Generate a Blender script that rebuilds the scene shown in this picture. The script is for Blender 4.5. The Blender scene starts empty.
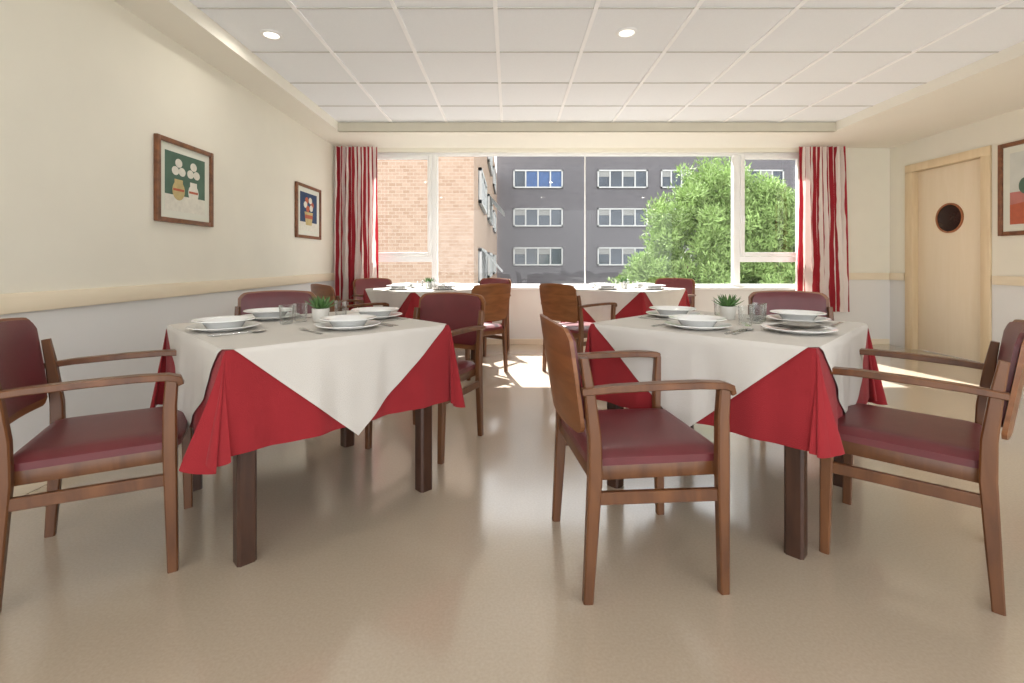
import bpy, bmesh, math, random
from mathutils import Vector, Matrix
random.seed(4)
scene = bpy.context.scene
COL = scene.collection
scene.view_settings.view_transform = 'Standard'
scene.view_settings.exposure = 0.3

# ------------------------------------------------------------------ materials
def lin(c):
    r = []
    for v in c[:3]:
        v = v/255.0
        r.append(v/12.92 if v <= 0.04045 else ((v+0.055)/1.055)**2.4)
    return (r[0], r[1], r[2], 1.0)

def new_mat(name):
    m = bpy.data.materials.new(name); m.use_nodes = True
    nt = m.node_tree
    return m, nt, nt.nodes, nt.links, nt.nodes['Principled BSDF']

def mat(name, rgb, rough=0.5, var=0.06, scale=8.0, bump=0.0, bscale=60.0, metallic=0.0, spec=0.5, stretch=(1,1,1), sheen=0.0):
    m, nt, N, L, b = new_mat(name)
    b.inputs['Roughness'].default_value = rough
    b.inputs['Metallic'].default_value = metallic
    b.inputs['Specular IOR Level'].default_value = spec
    if sheen: b.inputs['Sheen Weight'].default_value = sheen
    c = lin(rgb)
    tc = N.new('ShaderNodeTexCoord'); mp = N.new('ShaderNodeMapping')
    mp.inputs['Scale'].default_value = stretch
    L.new(tc.outputs['Object'], mp.inputs['Vector'])
    nz = N.new('ShaderNodeTexNoise'); nz.inputs['Scale'].default_value = scale; nz.inputs['Detail'].default_value = 4
    L.new(mp.outputs['Vector'], nz.inputs['Vector'])
    cr = N.new('ShaderNodeValToRGB')
    cr.color_ramp.elements[0].position = 0.3; cr.color_ramp.elements[1].position = 0.7
    cr.color_ramp.elements[0].color = tuple(max(0, v*(1-var)) for v in c[:3])+(1,)
    cr.color_ramp.elements[1].color = tuple(min(1, v*(1+var)) for v in c[:3])+(1,)
    L.new(nz.outputs['Fac'], cr.inputs['Fac'])
    L.new(cr.outputs['Color'], b.inputs['Base Color'])
    if bump > 0:
        n2 = N.new('ShaderNodeTexNoise'); n2.inputs['Scale'].default_value = bscale
        L.new(mp.outputs['Vector'], n2.inputs['Vector'])
        bp = N.new('ShaderNodeBump'); bp.inputs['Strength'].default_value = bump; bp.inputs['Distance'].default_value = 0.01
        L.new(n2.outputs['Fac'], bp.inputs['Height']); L.new(bp.outputs['Normal'], b.inputs['Normal'])
    return m

def wood(name, a, bcol, rough=0.35, stretch=(14,14,1.5), scale=3.0):
    m, nt, N, L, b = new_mat(name)
    b.inputs['Roughness'].default_value = rough
    tc = N.new('ShaderNodeTexCoord'); mp = N.new('ShaderNodeMapping'); mp.inputs['Scale'].default_value = stretch
    L.new(tc.outputs['Object'], mp.inputs['Vector'])
    nz = N.new('ShaderNodeTexNoise'); nz.inputs['Scale'].default_value = scale; nz.inputs['Detail'].default_value = 6
    nz.inputs['Distortion'].default_value = 0.6
    L.new(mp.outputs['Vector'], nz.inputs['Vector'])
    cr = N.new('ShaderNodeValToRGB'); cr.color_ramp.elements[0].position = 0.3; cr.color_ramp.elements[1].position = 0.7
    cr.color_ramp.elements[0].color = lin(a); cr.color_ramp.elements[1].color = lin(bcol)
    L.new(nz.outputs['Fac'], cr.inputs['Fac']); L.new(cr.outputs['Color'], b.inputs['Base Color'])
    return m

def emis(name, rgb, s):
    m, nt, N, L, b = new_mat(name)
    b.inputs['Base Color'].default_value = lin(rgb)
    b.inputs['Emission Color'].default_value = lin(rgb); b.inputs['Emission Strength'].default_value = s
    return m

def clear(name, tint, gloss=0.08, fres=False, rough=0.02):
    m = bpy.data.materials.new(name); m.use_nodes = True
    nt = m.node_tree; N = nt.nodes; L = nt.links; N.clear()
    o = N.new('ShaderNodeOutputMaterial'); t = N.new('ShaderNodeBsdfTransparent'); g = N.new('ShaderNodeBsdfGlossy')
    t.inputs['Color'].default_value = tint; g.inputs['Roughness'].default_value = rough
    mx = N.new('ShaderNodeMixShader'); mx.inputs[0].default_value = gloss
    if fres:
        lw = N.new('ShaderNodeLayerWeight'); lw.inputs['Blend'].default_value = 0.3
        L.new(lw.outputs['Facing'], mx.inputs[0])
    L.new(t.outputs[0], mx.inputs[1]); L.new(g.outputs[0], mx.inputs[2]); L.new(mx.outputs[0], o.inputs[0])
    return m

def two_tone_wall(name, upper, lower, zsplit=0.85):
    m = mat(name, upper, rough=0.75, var=0.02, scale=3, bump=0.05, bscale=200)
    nt = m.node_tree; N = nt.nodes; L = nt.links; b = N['Principled BSDF']
    src = b.inputs['Base Color'].links[0].from_socket
    geo = N.new('ShaderNodeNewGeometry'); sx = N.new('ShaderNodeSeparateXYZ'); L.new(geo.outputs['Position'], sx.inputs[0])
    lt = N.new('ShaderNodeMath'); lt.operation = 'LESS_THAN'; lt.inputs[1].default_value = zsplit
    L.new(sx.outputs['Z'], lt.inputs[0])
    mx = N.new('ShaderNodeMixRGB'); L.new(lt.outputs[0], mx.inputs[0]); L.new(src, mx.inputs[1]); mx.inputs[2].default_value = lin(lower)
    L.new(mx.outputs[0], b.inputs['Base Color'])
    return m

M = {}
M['wall'] = two_tone_wall('cream_wall_paint', (226,221,206), (220,219,216))
M['wall_b'] = two_tone_wall('cream_window_wall_paint', (232,228,213), (228,226,221))
M['soffit'] = mat('cream_soffit_paint', (236,231,218), rough=0.8, var=0.01, scale=2)
M['tile'] = mat('ceiling_tile', (240,242,244), rough=0.9, var=0.012, scale=90, bump=0.08, bscale=300)
M['tbar'] = mat('white_ceiling_grid', (255,255,255), rough=0.5, var=0.0)
M['tbar2'] = mat('shadow_grey_cross_joint', (196,194,188), rough=0.6, var=0.0)  # grey carries the dark shadow along the white cross lines
M['edge'] = mat('ceiling_edge_strip', (208,201,182), rough=0.6, var=0.02)
M['rail'] = wood('pale_wood_rail', (230,216,190), (236,223,198), rough=0.45, stretch=(1,1,10), scale=2)
M['white'] = mat('white_lacquer', (240,240,238), rough=0.35, var=0.01)
M['doorw'] = wood('pale_beech_door', (230,213,184), (234,218,192), rough=0.4, stretch=(8,8,0.8), scale=2)
M['doorf'] = wood('beech_door_frame', (216,193,155), (224,203,168), rough=0.4, stretch=(10,10,1), scale=2)
M['chairw'] = wood('brown_wood', (84,50,28), (114,72,41), rough=0.34, stretch=(9,9,1.8), scale=2.0)
M['chairp'] = wood('brown_ply_backrest', (112,68,38), (142,92,55), rough=0.34, stretch=(4,4,20), scale=1.3)
M['tablew'] = wood('dark_brown_table_wood', (50,29,20), (72,44,30), rough=0.35, stretch=(12,12,2), scale=2)
M['vinyl'] = mat('burgundy_vinyl', (100,40,44), rough=0.36, var=0.1, scale=12, bump=0.1, bscale=260)
M['red'] = mat('red_table_linen', (146,42,47), rough=0.9, var=0.06, scale=6, bump=0.3, bscale=400, spec=0.1, sheen=0.1)
M['linen'] = mat('white_table_linen', (206,201,194), rough=0.85, var=0.02, scale=6, bump=0.3, bscale=400, spec=0.15)
M['china'] = mat('white_porcelain', (234,234,232), rough=0.12, var=0.01)
M['steel'] = mat('stainless_steel', (200,200,200), rough=0.2, var=0.03, metallic=1.0)
M['glass'] = clear('window_glass', (0.98,0.99,0.99,1), 0.03)
M['tumbler'] = clear('drinking_glass', (0.96,0.97,0.97,1), 0.1, fres=True)
M['pot'] = mat('matte_white_pot', (210,207,200), rough=0.6, var=0.03)
M['soil'] = mat('potting_soil', (60,45,35), rough=0.95, var=0.3, scale=80)
M['succ'] = mat('succulent_green', (74,110,56), rough=0.5, var=0.3, scale=25)
M['dark'] = mat('dark_porthole_glass', (46,30,28), rough=0.1, var=0.2)
M['ring'] = wood('porthole_brown_ring', (140,84,48), (170,108,66), rough=0.4)
M['framew'] = wood('brown_picture_frame', (96,58,36), (136,88,56), rough=0.3, stretch=(10,10,10), scale=2)
M['mat_board'] = mat('picture_mat', (214,214,200), rough=0.8, var=0.02)
M['teal'] = mat('art_green', (78,104,88), rough=0.8, var=0.12, scale=10)
M['navy'] = mat('art_blue', (46,66,98), rough=0.8, var=0.15, scale=10)
M['ochre'] = mat('art_ochre', (184,166,116), rough=0.8, var=0.12, scale=20)
M['artw'] = mat('art_white', (214,210,196), rough=0.8, var=0.08, scale=30)
M['arto'] = mat('art_orange', (176,92,66), rough=0.8, var=0.1, scale=20)
M['artp'] = mat('art_pink', (180,116,108), rough=0.8, var=0.15, scale=8)
M['artg'] = mat('art_pale_sky', (200,202,194), rough=0.8, var=0.08, scale=6)
M['lamp'] = emis('lit_lamp_lens', (255,246,230), 2.5)

def brick(name, c1, c2, mortar, scale):
    m, nt, N, L, b = new_mat(name)
    b.inputs['Roughness'].default_value = 0.9
    geo = N.new('ShaderNodeNewGeometry'); s = N.new('ShaderNodeSeparateXYZ'); L.new(geo.outputs['Position'], s.inputs[0])
    ad = N.new('ShaderNodeMath'); ad.operation = 'ADD'; L.new(s.outputs['X'], ad.inputs[0]); L.new(s.outputs['Y'], ad.inputs[1])
    cb = N.new('ShaderNodeCombineXYZ'); L.new(ad.outputs[0], cb.inputs['X']); L.new(s.outputs['Z'], cb.inputs['Y'])
    t = N.new('ShaderNodeTexBrick'); t.inputs['Scale'].default_value = scale
    t.inputs['Color1'].default_value = lin(c1); t.inputs['Color2'].default_value = lin(c2); t.inputs['Mortar'].default_value = lin(mortar)
    t.inputs['Mortar Size'].default_value = 0.014
    L.new(cb.outputs[0], t.inputs['Vector'])
    L.new(t.outputs['Color'], b.inputs['Base Color'])
    return m
M['graybrick'] = brick('grey_brick', (94,91,94), (101,98,101), (104,102,104), 1.2)
M['orangebrick'] = brick('brightened_beige_brick', (144,118,98), (158,134,115), (168,154,141), 2.6)  # visible faces get no sun; haze and reflected brightness sit in the colour
M['fglass'] = mat('facade_glass', (58,66,76), rough=0.1, var=0.25, scale=1.5)
M['fblue'] = mat('facade_blue_blind', (54,82,126), rough=0.4, var=0.2, scale=3)
M['leaf'] = mat('tree_leaves', (132,156,92), rough=0.8, var=0.35, scale=1.8)
M['bark'] = wood('tree_bark', (80,62,48), (110,88,70), rough=0.9)
M['ground'] = mat('asphalt_ground', (98,97,95), rough=0.95, var=0.1, scale=1)

def floor_mat():
    m, nt, N, L, b = new_mat('beige_speckled_floor')
    b.inputs['Specular IOR Level'].default_value = 0.6
    tc = N.new('ShaderNodeTexCoord')
    n1 = N.new('ShaderNodeTexNoise'); n1.inputs['Scale'].default_value = .9; n1.inputs['Detail'].default_value = 2
    n2 = N.new('ShaderNodeTexNoise'); n2.inputs['Scale'].default_value = 120; n2.inputs['Detail'].default_value = 2
    L.new(tc.outputs['Object'], n1.inputs['Vector']); L.new(tc.outputs['Object'], n2.inputs['Vector'])
    c1 = N.new('ShaderNodeValToRGB'); c1.color_ramp.elements[0].position = .3; c1.color_ramp.elements[1].position = .7
    c1.color_ramp.elements[0].color = lin((180,165,145)); c1.color_ramp.elements[1].color = lin((184,169,150))
    c2 = N.new('ShaderNodeValToRGB'); c2.color_ramp.elements[0].position = .3; c2.color_ramp.elements[1].position = .7
    c2.color_ramp.elements[0].color = (.93,.92,.91,1); c2.color_ramp.elements[1].color = (1.03,1.03,1.03,1)
    L.new(n1.outputs['Fac'], c1.inputs['Fac']); L.new(n2.outputs['Fac'], c2.inputs['Fac'])
    mx = N.new('ShaderNodeMixRGB'); mx.blend_type = 'MULTIPLY'; mx.inputs[0].default_value = 1
    L.new(c1.outputs['Color'], mx.inputs[1]); L.new(c2.outputs['Color'], mx.inputs[2]); L.new(mx.outputs[0], b.inputs['Base Color'])
    b.inputs['Roughness'].default_value = .26
    b.inputs['Coat Weight'].default_value = .9; b.inputs['Coat Roughness'].default_value = .13; b.inputs['Coat IOR'].default_value = 1.6
    return m
M['floor'] = floor_mat()

def curtain_mat():
    m = bpy.data.materials.new('striped_red_curtain'); m.use_nodes = True
    nt = m.node_tree; N = nt.nodes; L = nt.links; b = N['Principled BSDF']
    uv = N.new('ShaderNodeUVMap'); uv.uv_map = 'UVMap'
    sp = N.new('ShaderNodeSeparateXYZ'); L.new(uv.outputs[0], sp.inputs[0])
    mp = N.new('ShaderNodeMapping'); mp.inputs['Scale'].default_value = (7,3.0,1); L.new(uv.outputs[0], mp.inputs['Vector'])
    nz = N.new('ShaderNodeTexNoise'); nz.inputs['Scale'].default_value = 1.0; nz.inputs['Detail'].default_value = 3
    L.new(mp.outputs[0], nz.inputs['Vector'])
    mu = N.new('ShaderNodeMath'); mu.operation = 'MULTIPLY'; mu.inputs[1].default_value = 2*math.pi*11.0; L.new(sp.outputs['X'], mu.inputs[0])
    m2 = N.new('ShaderNodeMath'); m2.operation = 'MULTIPLY'; m2.inputs[1].default_value = 5.0; L.new(nz.outputs['Fac'], m2.inputs[0])
    ad = N.new('ShaderNodeMath'); ad.operation = 'ADD'; L.new(mu.outputs[0], ad.inputs[0]); L.new(m2.outputs[0], ad.inputs[1])
    si = N.new('ShaderNodeMath'); si.operation = 'SINE'; L.new(ad.outputs[0], si.inputs[0])
    cr = N.new('ShaderNodeValToRGB'); cr.color_ramp.elements[0].position = .46; cr.color_ramp.elements[1].position = .55
    cr.color_ramp.elements[0].color = lin((242,234,226)); cr.color_ramp.elements[1].color = lin((164,36,48))
    mr = N.new('ShaderNodeMapRange'); mr.inputs['From Min'].default_value = -1; L.new(si.outputs[0], mr.inputs['Value'])
    L.new(mr.outputs[0], cr.inputs['Fac']); L.new(cr.outputs['Color'], b.inputs['Base Color'])
    b.inputs['Roughness'].default_value = .85
    tr = N.new('ShaderNodeBsdfTranslucent'); L.new(cr.outputs['Color'], tr.inputs['Color'])
    mx = N.new('ShaderNodeMixShader'); mx.inputs[0].default_value = .25
    L.new(b.outputs[0], mx.inputs[1]); L.new(tr.outputs[0], mx.inputs[2])
    L.new(mx.outputs[0], N['Material Output'].inputs[0])
    return m
M['curtain'] = curtain_mat()

# ------------------------------------------------------------------ mesh helpers
def finish(bm, name, mats, smooth=False, parent=None, recalc=True):
    if recalc: bmesh.ops.recalc_face_normals(bm, faces=bm.faces)
    me = bpy.data.meshes.new(name); bm.to_mesh(me); bm.free()
    for mt in (mats if isinstance(mats, (list, tuple)) else [mats]): me.materials.append(mt)
    if smooth:
        for p in me.polygons: p.use_smooth = True
        try: me.set_sharp_from_angle(angle=math.radians(40))
        except Exception: pass
    o = bpy.data.objects.new(name, me); COL.objects.link(o)
    if parent is not None: o.parent = parent
    return o

def box(bm, c, s, bev=0.0, mi=0, seg=2):
    r = bmesh.ops.create_cube(bm, size=1.0)
    vs = r['verts']
    for v in vs: v.co = Vector((c[0]+v.co.x*s[0], c[1]+v.co.y*s[1], c[2]+v.co.z*s[2]))
    fs = set(f for v in vs for f in v.link_faces)
    if bev > 0:
        es = list(set(e for v in vs for e in v.link_edges))
        res = bmesh.ops.bevel(bm, geom=es, offset=bev, segments=seg, affect='EDGES', profile=0.5)
        fs = set(f for f in fs if f.is_valid) | set(res['faces'])
    for f in fs: f.material_index = mi
    return fs

def bx(bm, x0, x1, y0, y1, z0, z1, bev=0, mi=0):
    return box(bm, ((x0+x1)/2, (y0+y1)/2, (z0+z1)/2), (abs(x1-x0), abs(y1-y0), abs(z1-z0)), bev, mi)

def loft(bm, pts, sizes, side=(1,0,0), bev=0.0, mi=0):
    side = Vector(side); rings = []
    P = [Vector(p) for p in pts]
    for i, p in enumerate(P):
        t = (P[min(i+1, len(P)-1)] - P[max(i-1, 0)]).normalized()
        n = side.cross(t).normalized()
        s = t.cross(n).normalized()
        w, h = sizes[i] if isinstance(sizes, list) else sizes
        w /= 2; h /= 2
        c = min(w, h)*0.28
        ring = []
        for a, b_ in ((-w+c,-h),(w-c,-h),(w,-h+c),(w,h-c),(w-c,h),(-w+c,h),(-w,h-c),(-w,-h+c)):
            ring.append(bm.verts.new(p + s*a + n*b_))
        rings.append(ring)
    k = 8
    for i in range(len(rings)-1):
        for j in range(k):
            f = bm.faces.new((rings[i][j], rings[i][(j+1)%k], rings[i+1][(j+1)%k], rings[i+1][j])); f.material_index = mi
    bm.faces.new(rings[0]).material_index = mi; bm.faces.new(rings[-1]).material_index = mi

def lathe(bm, prof, seg=32, c=(0,0,0), mi=0):
    rings = []
    for r, z in prof:
        if r < 1e-6: rings.append([bm.verts.new((c[0], c[1], c[2]+z))])
        else: rings.append([bm.verts.new((c[0]+r*math.cos(2*math.pi*i/seg), c[1]+r*math.sin(2*math.pi*i/seg), c[2]+z)) for i in range(seg)])
    for a, b_ in zip(rings[:-1], rings[1:]):
        if len(a) == 1 and len(b_) == 1: continue
        for i in range(seg):
            j = (i+1) % seg
            if len(a) == 1: f = bm.faces.new((a[0], b_[j], b_[i]))
            elif len(b_) == 1: f = bm.faces.new((a[i], a[j], b_[0]))
            else: f = bm.faces.new((a[i], a[j], b_[j], b_[i]))
            f.material_index = mi

def empty(name, loc=(0,0,0), rotz=0.0):
    e = bpy.data.objects.new(name, None); e.empty_display_size = 0.1
    e.location = loc; e.rotation_euler = (0,0,rotz); COL.objects.link(e); return e

def tag(o, label, cat, group=None):
    o['label'] = label; o['category'] = cat
    if group: o['group'] = group
    return o

def structure(o, label=None, cat=None):
    o['kind'] = 'structure'
    if label: o['label'] = label
    if cat: o['category'] = cat
    return o

def dup(root, loc, rotz, label=None):
    r = root.copy(); r.location = loc; r.rotation_euler = (0,0,rotz); COL.objects.link(r)
    for ch in root.children:
        c = ch.copy(); COL.objects.link(c); c.parent = r
        for g in ch.children:
            g2 = g.copy(); COL.objects.link(g2); g2.parent = c
    if label: r['label'] = label
    return r

# ------------------------------------------------------------------ room
YB = 6.0; XL = -2.16; XR = 4.75; Y0 = -1.9; ZS = 2.455; ZC = 2.55
CX0, CX1, CY1 = -1.865, 3.53, 5.22
bm = bmesh.new(); bx(bm, XL-.2, XR+.2, Y0, YB+.25, -.1, 0)
structure(finish(bm, 'floor', M['floor']), 'beige speckled polished vinyl floor with sun patches', 'floor')
bm = bmesh.new(); bx(bm, XL-.2, XL, Y0, YB+.25, 0, 2.7)
structure(finish(bm, 'wall_left', M['wall']), 'cream painted wall with pale lower half', 'wall')
DY0, DY1, DZ = 4.80, 5.68, 2.12
bm = bmesh.new()
bx(bm, XR, XR+.2, Y0, DY0, 0, 2.7); bx(bm, XR, XR+.2, DY1, YB+.25, 0, 2.7); bx(bm, XR, XR+.2, DY0, DY1, DZ, 2.7)
structure(finish(bm, 'wall_right', M['wall']), 'cream painted wall with a door', 'wall')
WX0, WX1, WZ0, WZ1 = -1.82, 3.70, 0.715, 2.41
bm = bmesh.new()
bx(bm, XL, WX0, YB, YB+.22, 0, 2.7); bx(bm, WX1, XR, YB, YB+.22, 0, 2.7)
bx(bm, WX0, WX1, YB, YB+.22, 0, WZ0); bx(bm, WX0, WX1, YB, YB+.22, WZ1, 2.7)
structure(finish(bm, 'wall_back', M['wall_b']), 'cream wall around the wide window', 'wall')
# ceiling
bm = bmesh.new(); bx(bm, XL, XR, Y0, YB, ZC, ZC+.15)
structure(finish(bm, 'ceiling', M['tile']), 'suspended ceiling of square off-white tiles', 'ceiling')
bm = bmesh.new()
bx(bm, XL, CX0, Y0, YB, ZS, ZC-.001); bx(bm, CX1, XR, Y0, YB, ZS, ZC-.001); bx(bm, CX0, CX1, CY1, YB, ZS, ZC-.001)
structure(finish(bm, 'trim_1', M['soffit']), 'cream dropped border around the tiled ceiling', 'ceiling border')
bm = bmesh.new()
x = -.087-1.2
while x < CX1-.05:
    bx(bm, x-.013, x+.013, Y0, CY1, ZC-.008, ZC-.0005); x += .6
structure(finish(bm, 'trim_2', M['tbar']), 'white metal grid bars of the tiled ceiling', 'ceiling grid')
bm = bmesh.new()
y = 2.87-4.2
while y < CY1-.02:
    bx(bm, CX0, CX1, y-.006, y+.006, ZC-.005, ZC-.0006); y += .6
structure(finish(bm, 'trim_8', M['tbar2']), 'thin cross joints of the tiled ceiling, shadow painted grey', 'ceiling grid')
bm = bmesh.new()
bx(bm, CX0, CX1, CY1-.02, CY1-.001, ZS-.008, ZC-.009)
bx(bm, CX0, CX1, CY1-.03, CY1+.03, ZS-.008, ZS-.001)
structure(finish(bm, 'trim_3', M['edge']), 'grey-beige edge strip of the tiled ceiling', 'ceiling trim')
# chair rails
bm = bmesh.new(); bx(bm, XL, XL+.022, Y0, YB-.001, .808, .895, .004)
structure(finish(bm, 'trim_4', M['rail'], True), 'pale wood chair rail on the wall', 'wall rail')
bm = bmesh.new(); bx(bm, WX1+.02, XR-.023, YB-.022, YB, .808, .895, .004)
structure(finish(bm, 'trim_5', M['rail'], True), 'pale wood chair rail beside the window', 'wall rail')
bm = bmesh.new(); bx(bm, XR-.022, XR, Y0, DY0-.09, .808, .895, .004); bx(bm, XR-.022, XR, DY1+.09, YB-.001, .808, .895, .004)
structure(finish(bm, 'trim_6', M['rail'], True), 'pale wood chair rail beside the door', 'wall rail')
for nm, a in (('baseboard_left', (XL, XL+.015, Y0, YB)), ('baseboard_back', (XL+.016, XR-.016, YB-.015, YB))):
    bm = bmesh.new(); bx(bm, *a, 0, .07, .003)
    structure(finish(bm, nm, M['rail']), 'low pale baseboard', 'baseboard')
bm = bmesh.new(); bx(bm, XR-.015, XR, Y0, DY0-.09, 0, .07, .003)
structure(finish(bm, 'baseboard_right', M['rail']), 'low pale baseboard', 'baseboard')
# sill
bm = bmesh.new(); bx(bm, WX0-.03, WX1+.03, YB-.06, YB+.06, WZ0-.03, WZ0+.002, .004)
structure(finish(bm, 'trim_7', M['white']), 'white window sill', 'window sill')
# window
win = empty('window_1', (0, YB+.09, 0)); structure(win, 'wide white-framed window with side casements', 'window')
bm = bmesh.new()
def fr(x0, x1, z0, z1, w, d=.06, yo=0.0):
    bx(bm, x0, x0+w, -d/2+yo, d/2+yo, z0, z1, .004); bx(bm, x1-w, x1, -d/2+yo, d/2+yo, z0, z1, .004)
    bx(bm, x0+w, x1-w, -d/2+yo, d/2+yo, z0, z0+w, .004); bx(bm, x0+w, x1-w, -d/2+yo, d/2+yo, z1-w, z1, .004)
fr(WX0, WX1, WZ0, WZ1, .035, .08)
ML0, ML1 = -.985, -.915; MR0, MR1 = 2.82, 2.90
bx(bm, ML0, ML1, -.04, .04, WZ0+.03, WZ1-.03, .004); bx(bm, MR0, MR1, -.04, .04, WZ0+.03, WZ1-.03, .004)
bx(bm, WX0+.03, ML0, -.035, .035, 1.03, 1.10, .004); bx(bm, MR1, WX1-.03, -.035, .035, 1.03, 1.10, .004)
bx(bm, .945, .957, -.012, .012, WZ0+.03, WZ1-.03)
finish(bm, 'frame', M['white'], True, win)
for cx0, cx1, hx in ((WX0+.036, ML0-.001, ML0-.03), (MR1+.001, WX1-.036, MR1+.03)):
    bm = bmesh.new(); fr(cx0, cx1, 1.102, WZ1-.036, .05, .05, -.035)
    s = finish(bm, 'casement_sash', M['white'], True, win)
    bm = bmesh.new(); bx(bm, hx-.012, hx+.012, -.072, -.061, 1.55, 1.62, .003); bx(bm, hx-.009, hx+.009, -.095, -.080, 1.50, 1.60, .004); bx(bm, hx-.008, hx+.008, -.085, -.068, 1.58, 1.6, .002)
    h = finish(bm, 'handle', M['white'], True, s)
for gx0, gx1, z0, z1 in ((WX0+.036, ML0, WZ0+.036, 1.03), (WX0+.08, ML0-.05, 1.15, WZ1-.085), (ML1, .945, WZ0+.036, WZ1-.036), (.957, MR0, WZ0+.036, WZ1-.036), (MR1, WX1-.036, WZ0+.036, 1.03), (MR1+.05, WX1-.08, 1.15, WZ1-.085)):
    bm = bmesh.new()
    vs = [bm.verts.new(p) for p in ((gx0,0,z0),(gx1,0,z0),(gx1,0,z1),(gx0,0,z1))]; bm.faces.new(vs)
    finish(bm, 'glass_pane', M['glass'], parent=win)

# door
door = empty('door_1', (XR, (DY0+DY1)/2, 0)); structure(door, 'pale wood door with round porthole window', 'door')
hw = (DY1-DY0)/2
bm = bmesh.new()
for s in (-1, 1): bx(bm, -.02, .12, s*hw, s*(hw-.03), 0, DZ-.03, .003); bx(bm, -.022, -.001, s*(hw-.02), s*(hw+.07), 0, DZ-.03, .003)
bx(bm, -.02, .12, -hw, hw, DZ-.03, DZ, .003); bx(bm, -.022, -.001, -hw-.07, hw+.07, DZ-.029, DZ+.06, .003)
finish(bm, 'frame', M['doorf'], True, door)
bm = bmesh.new(); bx(bm, .05, .09, -hw+.032, hw-.032, .006, DZ-.032, .002)
leaf = finish(bm, 'door_leaf', M['doorw'], True, door)
def ring_x(bm, r0, r1, x0, x1, y, z, seg=40, mi=0):
    R = []
    for (r, xx) in ((r0, x1), (r0, x0), (r1, x0), (r1, x1)):
        R.append([bm.verts.new((xx, y+r*math.cos(2*math.pi*i/seg), z+r*math.sin(2*math.pi*i/seg))) for i in range(seg)])
    for a in range(4):
        for i in range(seg):
            j = (i+1) % seg
            f = bm.faces.new((R[a][i], R[a][j], R[(a+1)%4][j], R[(a+1)%4][i])); f.material_index = mi
PZ = 1.51
bm = bmesh.new(); ring_x(bm, .146, .164, .038, .051, .0, PZ); finish(bm, 'porthole_ring', M['ring'], True, leaf)
bm = bmesh.new()
bm.faces.new([bm.verts.new((.046, .148*math.cos(2*math.pi*i/40), PZ+.148*math.sin(2*math.pi*i/40))) for i in range(40)])
finish(bm, 'porthole_glass', M['dark'], parent=leaf)

# curtains
def curtain(name, x0, x1, zb, label, flare, ph):
    bm = bmesh.new(); uvl = bm.loops.layers.uv.new('UVMap')
    nx, nz = 180, 30; g = []
    for k in range(nz+1):
        v = k/nz; z = 2.44 + (zb-2.44)*v; row = []
        for i in range(nx+1):
            s = i/nx
            w = (x1-x0)*(1+flare*v); cx = (x0+x1)/2 + flare*.1*v
            x = cx + (s-.5)*w + .010*math.sin(s*2*math.pi*8+1+v*2)*v
            y = -.032*math.sin(s*2*math.pi*8+ph)*(0.7+.4*v) - .018*math.sin(s*2*math.pi*3.1+ph+v*1.5)*v - .010*math.sin(s*46+v*3)
            row.append(bm.verts.new((x, YB-.13+y, z)))
        g.append(row)
    for k in range(nz):
        for i in range(nx):
            f = bm.faces.new((g[k][i], g[k][i+1], g[k+1][i+1], g[k+1][i]))
            for l, (a, b_) in zip(f.loops, ((i,k),(i+1,k),(i+1,k+1),(i,k+1))): l[uvl].uv = (a/nx+ph*.37, b_/nz*1.0+ph)
    o = finish(bm, name, M['curtain'], True, recalc=False)
    tag(o, label, 'curtain', 'window curtains')
    return o
curtain('curtain', XL+.03, -1.62, .42, 'red and white striped curtain gathered beside a sunlit casement', .04, .3)
curtain('curtain', 3.52, 4.08, .42, 'red and white striped curtain hanging next to bare wall', .16, 1.7)

# recessed downlights
def downlight(x, y, e):
    r = empty('recessed_downlight', (x, y, ZC-.002))
    tag(r, 'round white recessed ceiling spotlight, lit', 'ceiling light', 'recessed ceiling spotlights')
    bm = bmesh.new(); lathe(bm, [(.046,-.002),(.050,-.010),(.066,-.009),(.072,-.003),(.072,0)], 32); finish(bm, 'trim_ring', M['white'], True, r)
    bm = bmesh.new(); lathe(bm, [(0,-.004),(.046,-.004)], 32); finish(bm, 'lens', M['lamp'], True, r)
    l = bpy.data.lights.new('lamp', 'AREA'); l.shape = 'DISK'; l.size = .09; l.energy = e; l.color = (1,.95,.88)
    o = bpy.data.objects.new('lamp', l); o.parent = r; o.location = (0,0,-.02); COL.objects.link(o)
for p in ((-1.59,3.2),(.77,3.17),(-1.59,1.0),(.77,1.0),(3.1,1.0)):  # first two are visible; the nearer three are added out of view as fill
    downlight(p[0], p[1], 2.5)

# ------------------------------------------------------------------ pictures
def picture(loc, wallside, w, h, fw, art, label):
    r = empty('framed_picture', loc)
    if wallside == 'L': mtx = Matrix(((0,0,1),(1,0,0),(0,1,0)))
    else: mtx = Matrix(((0,0,-1),(-1,0,0),(0,1,0)))
    r.rotation_euler = mtx.to_euler()
    tag(r, label, 'picture')
    bm = bmesh.new()
    for s in (-1,1):
        box(bm, (s*(w/2-fw/2), 0, .014), (fw, h, .028), .004)
        box(bm, (0, s*(h/2-fw/2), .014), (w-2*fw, fw, .026), .004)
    finish(bm, 'frame', M['framew'], True, r)
    bm = bmesh.new(); box(bm, (0,0,.007), (w-2*fw+.004, h-2*fw+.004, .01)); finish(bm, 'mat_board', M['mat_board'], parent=r)
    bm = bmesh.new(); mats = art(bm, w-2*fw, h-2*fw); finish(bm, 'artwork', mats, parent=r, recalc=False)
    return r
def poly(bm, pts, z, mi):
    f = bm.faces.new([bm.verts.new((p[0], p[1], z)) for p in pts]); f.material_index = mi
def ell(bm, cx, cy, rx, ry, z, mi, n=24):
    poly(bm, [(cx+rx*math.cos(2*math.pi*i/n), cy+ry*math.sin(2*math.pi*i/n)) for i in range(n)], z, mi)
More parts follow.
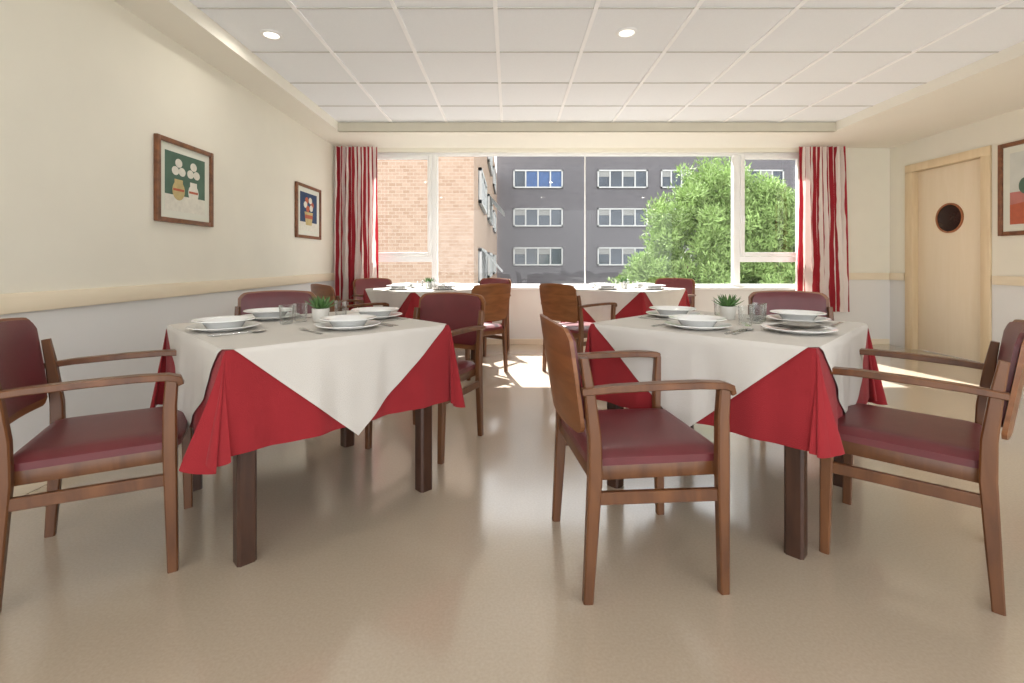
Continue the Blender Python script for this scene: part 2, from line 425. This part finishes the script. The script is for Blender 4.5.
def rect(bm, x0, x1, y0, y1, z, mi): poly(bm, [(x0,y0),(x1,y0),(x1,y1),(x0,y1)], z, mi)
def art1(bm, w, h):
    a, b_ = w*.40, h*.40
    rect(bm, -a, a, -b_, b_, .0125, 0); rect(bm, -a, a, -b_, -b_*.45, .0128, 1)
    for cx, mt_, sc in ((-.36*a, 2, 1), (.38*a, 3, .9)):
        ell(bm, cx, -b_*.28, a*.30*sc, b_*.34*sc, .0132, mt_); rect(bm, cx-a*.2*sc, cx+a*.2*sc, -b_*.15, b_*.1, .0134, mt_)
        rect(bm, cx-a*.26*sc, cx+a*.26*sc, -b_*.30, -b_*.22, .0136, 4)
        for k in range(3):
            ell(bm, cx+a*.16*(k-1), b_*(.38+.28*(k % 2)), a*.17, b_*.15, .0138+.0001*k, 3)
    return [M['teal'], M['artw'], M['ochre'], M['artw'], M['arto']]
def art2(bm, w, h):
    a, b_ = w*.38, h*.40
    rect(bm, -a, a, -b_, b_, .0125, 0); rect(bm, -a, a, -b_, -b_*.55, .0128, 1)
    poly(bm, [(-a*.35,-b_*.7),(a*.35,-b_*.7),(a*.5,b_*.0),(-a*.5,b_*.0)], .0132, 2)
    rect(bm, -a*.45, a*.45, -b_*.35, -b_*.15, .0134, 3)
    for k in range(6): ell(bm, a*.4*math.cos(k*1.1), b_*(.4+.25*math.sin(k*1.1)), a*.2, b_*.17, .0136+.0001*k, 1 if k % 2 else 3)
    return [M['navy'], M['artw'], M['ochre'], M['arto']]
def art3(bm, w, h):
    a, b_ = w*.42, h*.42
    rect(bm, -a, a, -b_, b_, .0125, 0); rect(bm, -a, a, -b_, -b_*.1, .0128, 1)
    poly(bm, [(-a,-b_),(a,-b_),(a,-b_*.6),(-a*.2,-b_*.35),(-a,-b_*.45)], .0131, 2)
    for k in range(4): ell(bm, -a*.6+k*a*.4, b_*.05, a*.16, b_*.22, .0134+.0001*k, 3)
    return [M['artg'], M['artp'], M['arto'], M['teal']]
picture((XL+.001, 3.18, 1.545), 'L', .55, .53, .030, art1, 'square brown-framed print of two vases with white flowers')
picture((XL+.001, 5.12, 1.56), 'L', .62, .56, .030, art2, 'brown-framed print of a flower pot on dark blue')
picture((XR-.001, 4.22, 1.72), 'R', .86, .88, .04, art3, 'large brown-framed landscape print beside the door')

# ------------------------------------------------------------------ chair template
def build_chair():
    r = empty('dining_chair')
    for s in (-1, 1):
        bm = bmesh.new()
        loft(bm, [(s*.236,.212,0),(s*.238,.208,.2),(s*.24,.204,.40),(s*.24,.204,.55),(s*.24,.210,.645)], [(.028,.030),(.031,.035),(.033,.040),(.032,.038),(.030,.036)])
        finish(bm, 'leg', M['chairw'], True, r)
        bm = bmesh.new()
        loft(bm, [(s*.233,-.222,0),(s*.233,-.210,.2),(s*.233,-.200,.38),(s*.233,-.202,.5),(s*.233,-.218,.64),(s*.233,-.234,.74)], [(.028,.030),(.031,.037),(.033,.042),(.033,.039),(.031,.032),(.026,.024)])
        finish(bm, 'leg', M['chairw'], True, r)
        bm = bmesh.new()
        loft(bm, [(s*.243,-.242,.640),(s*.247,-.15,.648),(s*.249,0,.653),(s*.249,.12,.654),(s*.247,.20,.650),(s*.244,.228,.641),(s*.242,.236,.622)],
             [(.028,.021),(.034,.022),(.040,.022),(.042,.022),(.040,.022),(.036,.022),(.032,.016)])
        finish(bm, 'armrest', M['chairw'], True, r)
        bm = bmesh.new()
        loft(bm, [(s*.236,-.205,.315),(s*.238,.207,.308)], (.018,.038))
        finish(bm, 'stretcher', M['chairw'], True, r)
    bm = bmesh.new()
    for s in (-1, 1): bx(bm, s*.220, s*.198, -.190, .202, .360, .405, .003)
    bx(bm, -.2205, .2205, .182, .212, .360, .405, .003); bx(bm, -.2205, .2205, -.212, -.19, .360, .405, .003)
    finish(bm, 'seat_frame', M['chairw'], True, r)
    bm = bmesh.new()
    n = 20
    def co(u, v, top):
        ex = (1-abs(u)**14)*(1-abs(v)**14)
        x = u*.220; y = v*.222+.008
        cr = max(0, (abs(u)-.86)/.14)*max(0, (abs(v)-.86)/.14)
        x -= math.copysign(cr*.012, u); y -= math.copysign(cr*.012, v)
        if top: z = .427 + .022*ex + .004*(1-u*u)*(1-v*v)
        else: z = .404
        return (x, y, z)
    gt = [[bm.verts.new(co(-1+2*i/n, -1+2*j/n, True)) for i in range(n+1)] for j in range(n+1)]
    gb = [[bm.verts.new(co(-1+2*i/n, -1+2*j/n, False)) for i in range(n+1)] for j in range(n+1)]
    for j in range(n):
        for i in range(n):
            bm.faces.new((gt[j][i], gt[j][i+1], gt[j+1][i+1], gt[j+1][i])); bm.faces.new((gb[j][i], gb[j+1][i], gb[j+1][i+1], gb[j][i+1]))
    for i in range(n):
        for a, b_, c, d in ((gt[0][i],gt[0][i+1],gb[0][i+1],gb[0][i]), (gt[n][i+1],gt[n][i],gb[n][i],gb[n][i+1]), (gt[i+1][0],gt[i][0],gb[i][0],gb[i+1][0]), (gt[i][n],gt[i+1][n],gb[i+1][n],gb[i][n])):
            bm.faces.new((a, b_, c, d))
    finish(bm, 'seat', M['vinyl'], True, r)['label'] = 'burgundy vinyl padded seat'
    def shell(hw_, zlo, zhi, off, th, puff, name, mt, lab=None):
        bm = bmesh.new(); nx, nz_ = 28, 14
        F, B = [], []
        for j in range(nz_+1):
            rf, rb = [], []
            for i in range(nx+1):
                u = -1+2*i/nx; v = j/nz_
                a = abs(u)
                top = zhi - .014*a*a - .032*max(0,(a-.82)/.18)**2.2
                bot = zlo + .025*max(0,(a-.85)/.15)**2
                z = bot + (top-bot)*v; x = u*hw_
                x *= .95+.05*min(1, v*1.6)
                y = -.230 - .15*(z-.5) - .028*(1-u*u) + off
                e = (1-a**8)*(1-abs(2*v-1)**8)
                rf.append(bm.verts.new((x, y+th*.5+puff*e, z))); rb.append(bm.verts.new((x, y-th*.5, z)))
            F.append(rf); B.append(rb)
        for j in range(nz_):
            for i in range(nx):
                bm.faces.new((F[j][i],F[j][i+1],F[j+1][i+1],F[j+1][i])); bm.faces.new((B[j][i],B[j+1][i],B[j+1][i+1],B[j][i+1]))
        for i in range(nx):
            bm.faces.new((F[0][i],B[0][i],B[0][i+1],F[0][i+1])); bm.faces.new((F[nz_][i],F[nz_][i+1],B[nz_][i+1],B[nz_][i]))
        for j in range(nz_):
            bm.faces.new((F[j][0],F[j+1][0],B[j+1][0],B[j][0])); bm.faces.new((F[j][nx],B[j][nx],B[j+1][nx],F[j+1][nx]))
        o = finish(bm, name, mt, True, r)
        if lab: o['label'] = lab
    shell(.238, .50, .838, 0, .012, 0, 'backrest', M['chairp'])
    shell(.216, .53, .830, .012, .012, .009, 'backrest_pad', M['vinyl'], 'burgundy vinyl backrest padding')
    return r

chair0 = build_chair()
def face(dx, dy): return math.atan2(dy, dx) - math.pi/2
chairs = [
 ((-1.425,1.71), (.88,.48), 'wooden armchair with burgundy seat pulled out beside the cream wall'),
 ((-.48,2.75), (-.42,-.91), 'wooden armchair with burgundy back drawn up to red tablecloth'),
 ((-1.48,2.97), (.30,-.95), 'wooden armchair with burgundy back tucked behind a laid table'),
 ((.43,1.71), (.99,.11), 'brown wooden armchair turned sideways, showing its curved plywood back'),
 ((1.435,1.735), (-.73,.68), 'brown wooden armchair with burgundy seat angled toward the laid table'),
 ((1.77,2.94), (-.30,-.95), 'wooden armchair with burgundy back tucked behind a laid table'),
 ((-.36,4.50), (-.72,.69), 'wooden armchair with plywood back standing in the sun patch'),
 ((-1.46,4.42), (.72,.69), 'wooden armchair at a laid table by the striped curtain'),
 ((-1.48,5.53), (.6,-.8), 'burgundy-backed armchair close to the window sill'),
 ((-.34,5.55), (-.6,-.8), 'burgundy-backed armchair close to the window sill'),
 ((.64,4.48), (.80,.60), 'wooden armchair with plywood back at a sunlit table'),
 ((1.82,5.56), (-.6,-.8), 'burgundy-backed armchair close to the window sill'),
]
chair0.location = (chairs[0][0][0], chairs[0][0][1], 0); chair0.rotation_euler = (0,0,face(*chairs[0][1]))
tag(chair0, chairs[0][2], 'chair', 'dining chairs')
for p, d, lab in chairs[1:]:
    dup(chair0, (p[0], p[1], 0), face(*d), lab)

# ------------------------------------------------------------------ tables
A = .45; ZT = .742
def build_table():
    r = empty('dining_table')
    bm = bmesh.new(); bx(bm, -A, A, -A, A, ZT-.03, ZT, .003); finish(bm, 'table_top', M['tablew'], True, r)
    for sx in (-1,1):
        for sy in (-1,1):
            bm = bmesh.new(); loft(bm, [(sx*.37,sy*.37,0),(sx*.37,sy*.37,ZT-.03)], (.062,.062)); finish(bm, 'leg', M['tablew'], True, r)
    for s in (-1,1):
        bm = bmesh.new(); bx(bm, -.339, .339, s*.37-.012, s*.37+.012, ZT-.11, ZT-.03, .002); finish(bm, 'apron', M['tablew'], True, r)
        bm = bmesh.new(); bx(bm, s*.37-.012, s*.37+.012, -.339, .339, ZT-.11, ZT-.03, .002); finish(bm, 'apron', M['tablew'], True, r)
    return r
def offs(t, d, ph):
    env = max(0, 1-(abs(t)/.45)**4)
    return .006*min(1, d/.010) + .02*d + env*d*(.036*math.sin(t*11+ph)+.022*math.sin(t*27+ph*2)+.010*math.sin(t*55+ph*3))
def red_cloth(ph, swings):
    bm = bmesh.new(); ov = .340; MR = 16
    zt = ZT+.002
    cols = []
    NE, NC = 50, 44
    dirs = [((1,0),(0,1)), ((0,1),(-1,0)), ((-1,0),(0,-1)), ((0,-1),(1,0))]
    for e, (n, t) in enumerate(dirs):
        n = Vector((n[0],n[1],0)); t = Vector((t[0],t[1],0))
        for i in range(NE+1):
            tt = -A + 2*A*i/NE; col = []
            for k in range(MR+1):
                d = ov*k/MR
                col.append(n*(A+offs(tt, d, ph+e)) + t*tt + Vector((0,0,zt-d)))
            cols.append(col)
        n2 = Vector((dirs[(e+1)%4][0][0], dirs[(e+1)%4][0][1], 0))
        corner = n*A + n2*A; diag = (n+n2).normalized(); lat = (n2-n).normalized()
        sw, outw, lf = swings[e]
        for i in range(1, NC):
            u = i/NC; phi = u*math.pi/2; col = []
            L_ = ov*(1+lf*math.sin(math.pi*u)**1.5)
            a = outw*math.sin(math.pi*u)*(1+.8*math.sin(6*math.pi*u)); b_ = .13*math.sin(4*math.pi*u) + sw*math.sin(math.pi*u)**2
            for k in range(MR+1):
                d = L_*k/MR
                o = offs(A, d, ph)
                h = diag*(a*d) + lat*(b_*d*(.6+.4*math.sin(math.pi*.5*k/MR)))
                dz = math.sqrt(max(.2, 1-a*a-b_*b_))*d
                col.append(corner + (n*math.cos(phi)+n2*math.sin(phi))*o + h + Vector((0,0,zt-dz)))
            cols.append(col)
    V = [[bm.verts.new(p) for p in c] for c in cols]
    n_ = len(V)
    for i in range(n_):
        j = (i+1) % n_
        for k in range(MR): bm.faces.new((V[i][k], V[j][k], V[j][k+1], V[i][k+1]))
    bm.faces.new([v[0] for v in V])
    bmesh.ops.remove_doubles(bm, verts=bm.verts, dist=.0004)
    return bm
def white_cloth(ph):
    bm = bmesh.new(); zt = ZT+.005; D = .428; DROP = .385; MR = 16; NE = 80
    rim = []
    dirs = [((1,0),(0,1)), ((0,1),(-1,0)), ((-1,0),(0,-1)), ((0,-1),(1,0))]
    for e, (n, t) in enumerate(dirs):
        n = Vector((n[0],n[1],0)); t = Vector((t[0],t[1],0)); cs = []
        for i in range(NE+1):
            tt = -D + 2*D*i/NE; dd = max(0.0005, DROP*(1-abs(tt)/D)); col = []
            for k in range(MR+1):
                d = dd*k/MR
                col.append(bm.verts.new(n*(A+.004+offs(tt, d, ph+e)+.003*min(1,d/.02)) + t*tt + Vector((0,0,zt-d))))
            cs.append(col); rim.append(col[0])
        for i in range(NE):
            for k in range(MR): bm.faces.new((cs[i][k], cs[i+1][k], cs[i+1][k+1], cs[i][k+1]))
    bm.faces.new(rim)
    bmesh.ops.remove_doubles(bm, verts=bm.verts, dist=.0003)
    return bm
table0 = build_table()
TABLES = [((-.915,2.18), 0.3), ((1.01,2.22), 1.9), ((-.90,5.08), 3.1), ((1.24,5.12), 4.4)]
R45 = math.radians(45)
labs = ['square dark wood table with four place settings and succulent', 'square dark wood table under red and white cloths',
        'square laid table beneath the window by a curtain', 'square laid table beneath the window, tree outside']
for i, ((x, y), ph) in enumerate(TABLES):
    if i == 0:
        t = table0; t.location = (x,y,0); t.rotation_euler = (0,0,R45); tag(t, labs[0], 'table', 'dining tables')
    else: t = dup(table0, (x,y,0), R45, labs[i])
    # corners after rotation: 0 far, 1 left, 2 near, 3 right
    sw = [(0,.06,.1), (.06,.08,.1), (-.22,.03,.16) if i % 2 == 0 else (.12,.03,.03), (.05,.10,.1)]
    c = finish(red_cloth(ph, sw), 'tablecloth', M['red'], True)
    c.location = (x,y,0); c.rotation_euler = (0,0,R45); tag(c, 'red linen tablecloth hanging in folds at the corners', 'tablecloth', 'red tablecloths')
    c = finish(white_cloth(ph), 'table_overlay', M['linen'], True)
    c.location = (x,y,0); c.rotation_euler = (0,0,R45); tag(c, 'white square linen overlay laid diagonally over red tablecloth', 'tablecloth', 'white table overlays')

ZP = ZT+.0055
# ------------------------------------------------------------------ tableware
def mesh_of(build, name, mats, smooth=True):
    bm = bmesh.new(); build(bm)
    bmesh.ops.recalc_face_normals(bm, faces=bm.faces)
    me = bpy.data.meshes.new(name); bm.to_mesh(me); bm.free()
    for m_ in (mats if isinstance(mats, list) else [mats]): me.materials.append(m_)
    if smooth:
        for p in me.polygons: p.use_smooth = True
        try: me.set_sharp_from_angle(angle=math.radians(50))
        except Exception: pass
    return me
me_plate = mesh_of(lambda bm: lathe(bm, [(0,0),(.07,0),(.076,.003),(.132,.017),(.134,.019),(.132,.021),(.08,.008),(.072,.005),(0,.005)], 48), 'dinner_plate', M['china'])
me_soup = mesh_of(lambda bm: lathe(bm, [(0,0),(.055,0),(.064,.005),(.080,.030),(.115,.037),(.117,.039),(.115,.041),(.078,.034),(.062,.011),(.05,.005),(0,.005)], 48), 'soup_plate', M['china'])
me_glass = mesh_of(lambda bm: lathe(bm, [(0,0),(.024,0),(.027,.004),(.032,.084),(.0325,.086),(.0305,.086),(.0255,.010),(0,.008)], 28), 'drinking_glass', M['tumbler'])
def b_knife(bm):
    loft(bm, [(0,-.105,.003),(0,-.06,.003),(0,-.005,.003)], [(.012,.004),(.015,.005),(.009,.004)])
    loft(bm, [(0,-.005,.003),(.001,.02,.003),(.002,.08,.003),(-.003,.105,.003)], [(.009,.003),(.018,.002),(.018,.0015),(.004,.001)])
def b_fork(bm):
    loft(bm, [(0,-.10,.003),(0,-.05,.003),(0,.02,.003),(0,.035,.004)], [(.015,.003),(.010,.003),(.006,.003),(.018,.002)])
    loft(bm, [(0,.035,.004),(0,.055,.003)], (.023,.002))
    for s in (-1.5,-.5,.5,1.5): loft(bm, [(s*.006,.054,.003),(s*.006,.075,.004),(s*.006,.098,.007)], [(.0035,.002),(.003,.002),(.0015,.001)])
def b_spoon(bm):
    loft(bm, [(0,-.10,.003),(0,-.05,.003),(0,.04,.003)], [(.015,.003),(.010,.003),(.006,.003)])
    lathe(bm, [(0,.002),(.012,.0025),(.019,.006),(.020,.008),(.018,.0075),(.011,.0045),(0,.004)], 20)
    allv = list(bm.verts)[24:]
    for v in allv: v.co.y = v.co.y*1.5 + .066
me_knife = mesh_of(b_knife, 'knife', M['steel']); me_fork = mesh_of(b_fork, 'fork', M['steel']); me_spoon = mesh_of(b_spoon, 'spoon', M['steel'])
def b_napkin(bm):
    for k in range(3):
        n = 10; s = .085-.004*k
        g = [[bm.verts.new((-s+2*s*i/n, -s*.9+1.8*s*j/n, .004+k*.006+.0015*math.sin(i*.9+j*.7+k))) for i in range(n+1)] for j in range(n+1)]
        f = []
        for j in range(n):
            for i in range(n): f.append(bm.faces.new((g[j][i],g[j][i+1],g[j+1][i+1],g[j+1][i])))
        bmesh.ops.solidify(bm, geom=f, thickness=.004)
me_napkin = mesh_of(b_napkin, 'folded_napkin', M['linen'])

def put(me, name, x, y, z, rot, label, cat, group):
    o = bpy.data.objects.new(name, me); o.location = (x,y,z); o.rotation_euler = (0,0,rot); COL.objects.link(o)
    tag(o, label, cat, group); return o
def local(tc, x, y):
    dx, dy = x-tc[0], y-tc[1]; c = math.cos(-R45); s = math.sin(-R45)
    return dx*c-dy*s, dx*s+dy*c
def setting(tc, x, y, full=True):
    put(me_plate, 'dinner_plate', x, y, ZP, 0, 'white porcelain dinner plate on the white overlay', 'plate', 'dinner plates')
    put(me_soup, 'soup_plate', x, y, ZP+.0055, 0, 'white porcelain soup plate stacked on a dinner plate', 'plate', 'soup plates')
    if not full: return
    u, v = local(tc, x, y)
    if abs(u) > abs(v): nl = (math.copysign(1,u), 0)
    else: nl = (0, math.copysign(1,v))
    c, s = math.cos(R45), math.sin(R45)
    n = Vector((nl[0]*c-nl[1]*s, nl[0]*s+nl[1]*c)); t = Vector((-n.y, n.x))
    rot = math.atan2(-n.y, -n.x)-math.pi/2
    for me, nm, off in ((me_fork,'fork',.158), (me_knife,'knife',-.155), (me_spoon,'spoon',-.182)):
        px, py = x-n.x*.01+t.x*off*-1, y-n.y*.01+t.y*off*-1
        uu, vv = local(tc, px, py)
        ext = .105
        if max(abs(uu+nl[0]*ext*.9), abs(vv+nl[1]*ext*.9)) > A-.005 or max(abs(uu), abs(vv)) > A-.02:
            px -= n.x*.06; py -= n.y*.06
            uu, vv = local(tc, px, py)
            if max(abs(uu+nl[0]*ext*.9), abs(vv+nl[1]*ext*.9)) > A-.003 or max(abs(uu), abs(vv)) > A-.02: continue
        put(me, nm, px, py, ZP, rot, 'stainless steel %s beside a plate' % nm, 'cutlery', nm+'s on the tables')
def glass(x, y): put(me_glass, 'drinking_glass', x, y, ZP, 0, 'clear glass tumbler on the white overlay', 'glass', 'drinking glasses')

tc = TABLES[0][0]
for p in ((-1.19,2.0), (-1.19,2.38), (-.69,2.05), (-.68,2.42)): setting(tc, *p)
for p in ((-1.02,2.19), (-.995,2.28), (-.86,2.44), (-.98,2.48)): glass(*p)
tc = TABLES[1][0]
for p in ((.80,2.05), (.84,2.48), (1.36,2.27)): setting(tc, *p)
put(me_plate, 'dinner_plate', 1.16, 1.93, ZP, 0, 'white porcelain dinner plate near the table corner', 'plate', 'dinner plates')
put(me_napkin, 'folded_napkin', 1.16, 1.93, ZP+.019, .5, 'folded white linen napkin on a plate', 'napkin', None)
for p in ((1.14,2.22), (1.19,2.29), (1.05,2.14), (1.12,2.56)): glass(*p)
for i in (2, 3):
    cx, cy = TABLES[i][0]
    for dx, dy in ((-.24,-.19),(.24,-.19),(-.24,.2),(.24,.2)): setting((cx,cy), cx+dx, cy+dy, False)
    for dx, dy in ((-.03,-.13),(.07,-.10),(-.04,.22),(.05,.26)): glass(cx+dx, cy+dy)

def build_plant():
    r = empty('potted_succulent')
    bm = bmesh.new(); lathe(bm, [(0,0),(.030,0),(.034,.004),(.040,.060),(.040,.064),(.036,.064),(.034,.052),(0,.052)], 28); finish(bm, 'pot', M['pot'], True, r)
    bm = bmesh.new(); lathe(bm, [(0,.0545),(.0342,.0535)], 24); finish(bm, 'soil', M['soil'], True, r)
    bm = bmesh.new()
    for k in range(24):
        ang = k*2.4; f = k/24
        el = math.radians(15+60*f); ln = .076-.022*f; w = .011
        d = Vector((math.cos(ang)*math.cos(el), math.sin(ang)*math.cos(el), math.sin(el))); sd = Vector((-math.sin(ang), math.cos(ang), 0))
        b0 = Vector((0,0,.058)) + Vector((math.cos(ang), math.sin(ang), 0))*.008
        pts = [b0, b0+d*ln*.35+Vector((0,0,.003)), b0+d*ln*.7+Vector((0,0,.007)), b0+d*ln+Vector((0,0,.013))]
        loft(bm, pts, [(w*.7,.004),(w*1.15,.006),(w*.8,.004),(.001,.001)], tuple(sd))
    finish(bm, 'leaves', M['succ'], True, r)
    return r
pl = build_plant(); pl.location = (-.895, 2.27, ZP); tag(pl, 'small green succulent in a white pot on the table', 'potted plant', 'potted succulents')
for (x, y) in ((1.08,2.38), (-.86,5.10), (1.22,5.14)): dup(pl, (x, y, ZP), random.random()*3)

# ------------------------------------------------------------------ exterior
bm = bmesh.new(); bx(bm, -40, 60, 7, 80, -4.1, -4.0)
structure(finish(bm, 'ground', M['ground']), 'paved ground between the buildings', 'ground')
M['blind'] = mat('pale_roller_blind', (138,138,135), rough=.8)
M['fwhite'] = mat('white_facade_frames', (182,182,180), rough=.5)
def fwin(bm, w, h, n, blue):
    for s in (-1,1): bx(bm, s*w/2, s*(w/2-.1), -.1, .05, -h/2, h/2)
    for s in (-1,1): bx(bm, -w/2, w/2, -.1, .05, s*h/2, s*(h/2-.1))
    for k in range(1, n): xx = -w/2+w*k/n; bx(bm, xx-.05, xx+.05, -.09, .05, -h/2, h/2)
    for k in range(n):
        x0 = -w/2+w*k/n; x1 = x0+w/n
        bx(bm, x0, x1, -.02, .0, -h/2, h/2, 0, 2 if blue and k >= n//3 else 1)
        if not blue and k % 2 == 0: bx(bm, x0+.05, x1-.05, -.05, -.025, h*.12, h/2-.1, 0, 3)
bld = empty('apartment_building', (14, 36, -4)); tag(bld, 'grey brick apartment block with rows of white windows', 'building')
bm = bmesh.new(); bx(bm, -15, 30, 0, 12, 0, 20); finish(bm, 'facade', M['graybrick'], parent=bld)
for zi, z in enumerate((7.25, 4.37, 1.45)):
    for xi, (x0, x1, n) in enumerate(((.25,3.95,4), (6.55,10.3,4), (11.3,13.6,3), (17,20.5,4), (23,26.5,4))):
        bm = bmesh.new(); fwin(bm, x1-x0, 1.36, n, zi == 0 and xi == 0)
        o = finish(bm, 'window', [M['fwhite'], M['fglass'], M['fblue'], M['blind']], parent=bld); o.location = ((x0+x1)/2-14, 0, z+4)
bld2 = empty('brick_building', (-5, 13, -4)); tag(bld2, 'beige brick building with strips of side windows', 'building')
bm = bmesh.new(); bx(bm, -15, 4.02, 0, 22.8, 0, 11.5); finish(bm, 'facade', M['orangebrick'], parent=bld2)
for z in (5.9, 3.4, .9):
    for y in (3.2, 9.0, 15.5):
        bm = bmesh.new(); fwin(bm, 3.6, 1.1, 3, False)
        o = finish(bm, 'window', [M['fwhite'], M['fglass'], M['fblue'], M['blind']], parent=bld2)
        o.rotation_euler = (0,0,math.radians(90)); o.location = (4.03, y+.4, z+4)
for (y, z) in ((9.0, 3.9), (3.4, 1.4)):
    bm = bmesh.new()
    vs = [bm.verts.new(p) for p in ((4.05,y-1.4,z+4.1),(4.05,y+1.4,z+4.1),(4.75,y+1.4,z+3.3),(4.75,y-1.4,z+3.3))]
    f = bm.faces.new(vs); bmesh.ops.solidify(bm, geom=[f], thickness=.03)
    finish(bm, 'awning', M['fwhite'], parent=bld2)
# tree
tree = empty('tree', (6.7, 16, -4)); tag(tree, 'leafy bright green tree in front of the grey building', 'tree')
bm = bmesh.new()
loft(bm, [(0,0,0),(.1,0,2),(0,.1,4),(.1,0,6.5)], [(.5,.5),(.4,.4),(.3,.3),(.1,.1)])
for a in range(6):
    c, s = math.cos(a), math.sin(a*1.7); loft(bm, [(.05,0,2.5+a*.4),(c*1.2,s*1.0,3.6+a*.45)], [(.16,.16),(.05,.05)], (0,1,0))
finish(bm, 'trunk', M['bark'], True, tree)
bm = bmesh.new(); rnd = random.Random(7)
blobs = [(0,0,5.7,1.9),(.1,.2,7.4,1.3),(-1.6,0,4.7,1.5),(1.4,.2,5.8,1.6),(-.9,-.4,6.3,1.4),(2.1,0,4.2,1.6),(.4,-.6,4.0,1.8),(-2.3,.1,3.7,1.3),(1.0,0,7.0,1.2),(-.5,.2,3.0,1.7),(2.7,.3,5.9,1.2),(3.0,0,4.4,1.4),(-1.8,0,2.8,1.3),(1.9,-.2,6.6,1.1)]
for (bx_, by_, bz_, br_) in blobs:
    subs = []
    for k in range(56):
        v = Vector((rnd.gauss(0,1), rnd.gauss(0,1), rnd.gauss(0,1))).normalized()
        subs.append((Vector((bx_,by_,bz_))+v*br_*(.45+.45*rnd.random()), .26+.16*rnd.random()))
    for k in range(7800):
        cc, cr_ = subs[k % 56]
        v = Vector((rnd.gauss(0,1), rnd.gauss(0,1), rnd.gauss(0,1))).normalized()
        p = cc+Vector((v.x, v.y, v.z*.85))*cr_*(rnd.random()**.35)*1.2
        a = Vector((v.x*.8+rnd.gauss(0,.5), v.y*.8+rnd.gauss(0,.5), v.z*.8+rnd.gauss(0,.5)+.6)).normalized(); b_ = a.cross(Vector((rnd.gauss(0,1), rnd.gauss(0,1), rnd.gauss(0,1))))
        if b_.length < .05: b_ = Vector((0,0,1))
        b_.normalize()
        s = .04+.035*rnd.random()
        bm.faces.new([bm.verts.new(p+a*s*1.5), bm.verts.new(p+b_*s*.35), bm.verts.new(p-a*s*1.5), bm.verts.new(p-b_*s*.35)])
fo = finish(bm, 'foliage', M['leaf'], parent=tree, recalc=False); fo['kind'] = 'stuff'

# ------------------------------------------------------------------ light
w = bpy.data.worlds.new('World'); scene.world = w; w.use_nodes = True
bgn = w.node_tree.nodes['Background']; bgn.inputs['Color'].default_value = (.965,.985,1,1); bgn.inputs['Strength'].default_value = 2.7
sl = bpy.data.lights.new('sun', 'SUN'); sl.energy = 18; sl.angle = math.radians(.8); sl.color = (1,.98,.95)
so = bpy.data.objects.new('sun', sl); COL.objects.link(so)
el = math.radians(46); az = Vector((-.22, 1, 0)).normalized()
d = Vector((-az.x*math.cos(el), -az.y*math.cos(el), -math.sin(el)))
so.rotation_euler = d.to_track_quat('-Z', 'Y').to_euler(); so.location = (5, 20, 20)

cam = bpy.data.cameras.new('camera'); cam.lens = 480/1024*36; cam.sensor_width = 36; cam.sensor_fit = 'HORIZONTAL'
cam.shift_x = 2/1024; cam.shift_y = -79.5/1024; cam.clip_end = 300; cam.clip_start = .05
co_ = bpy.data.objects.new('camera', cam); co_.location = (0,0,1.03); co_.rotation_euler = (math.radians(90),0,0); COL.objects.link(co_)
scene.camera = co_
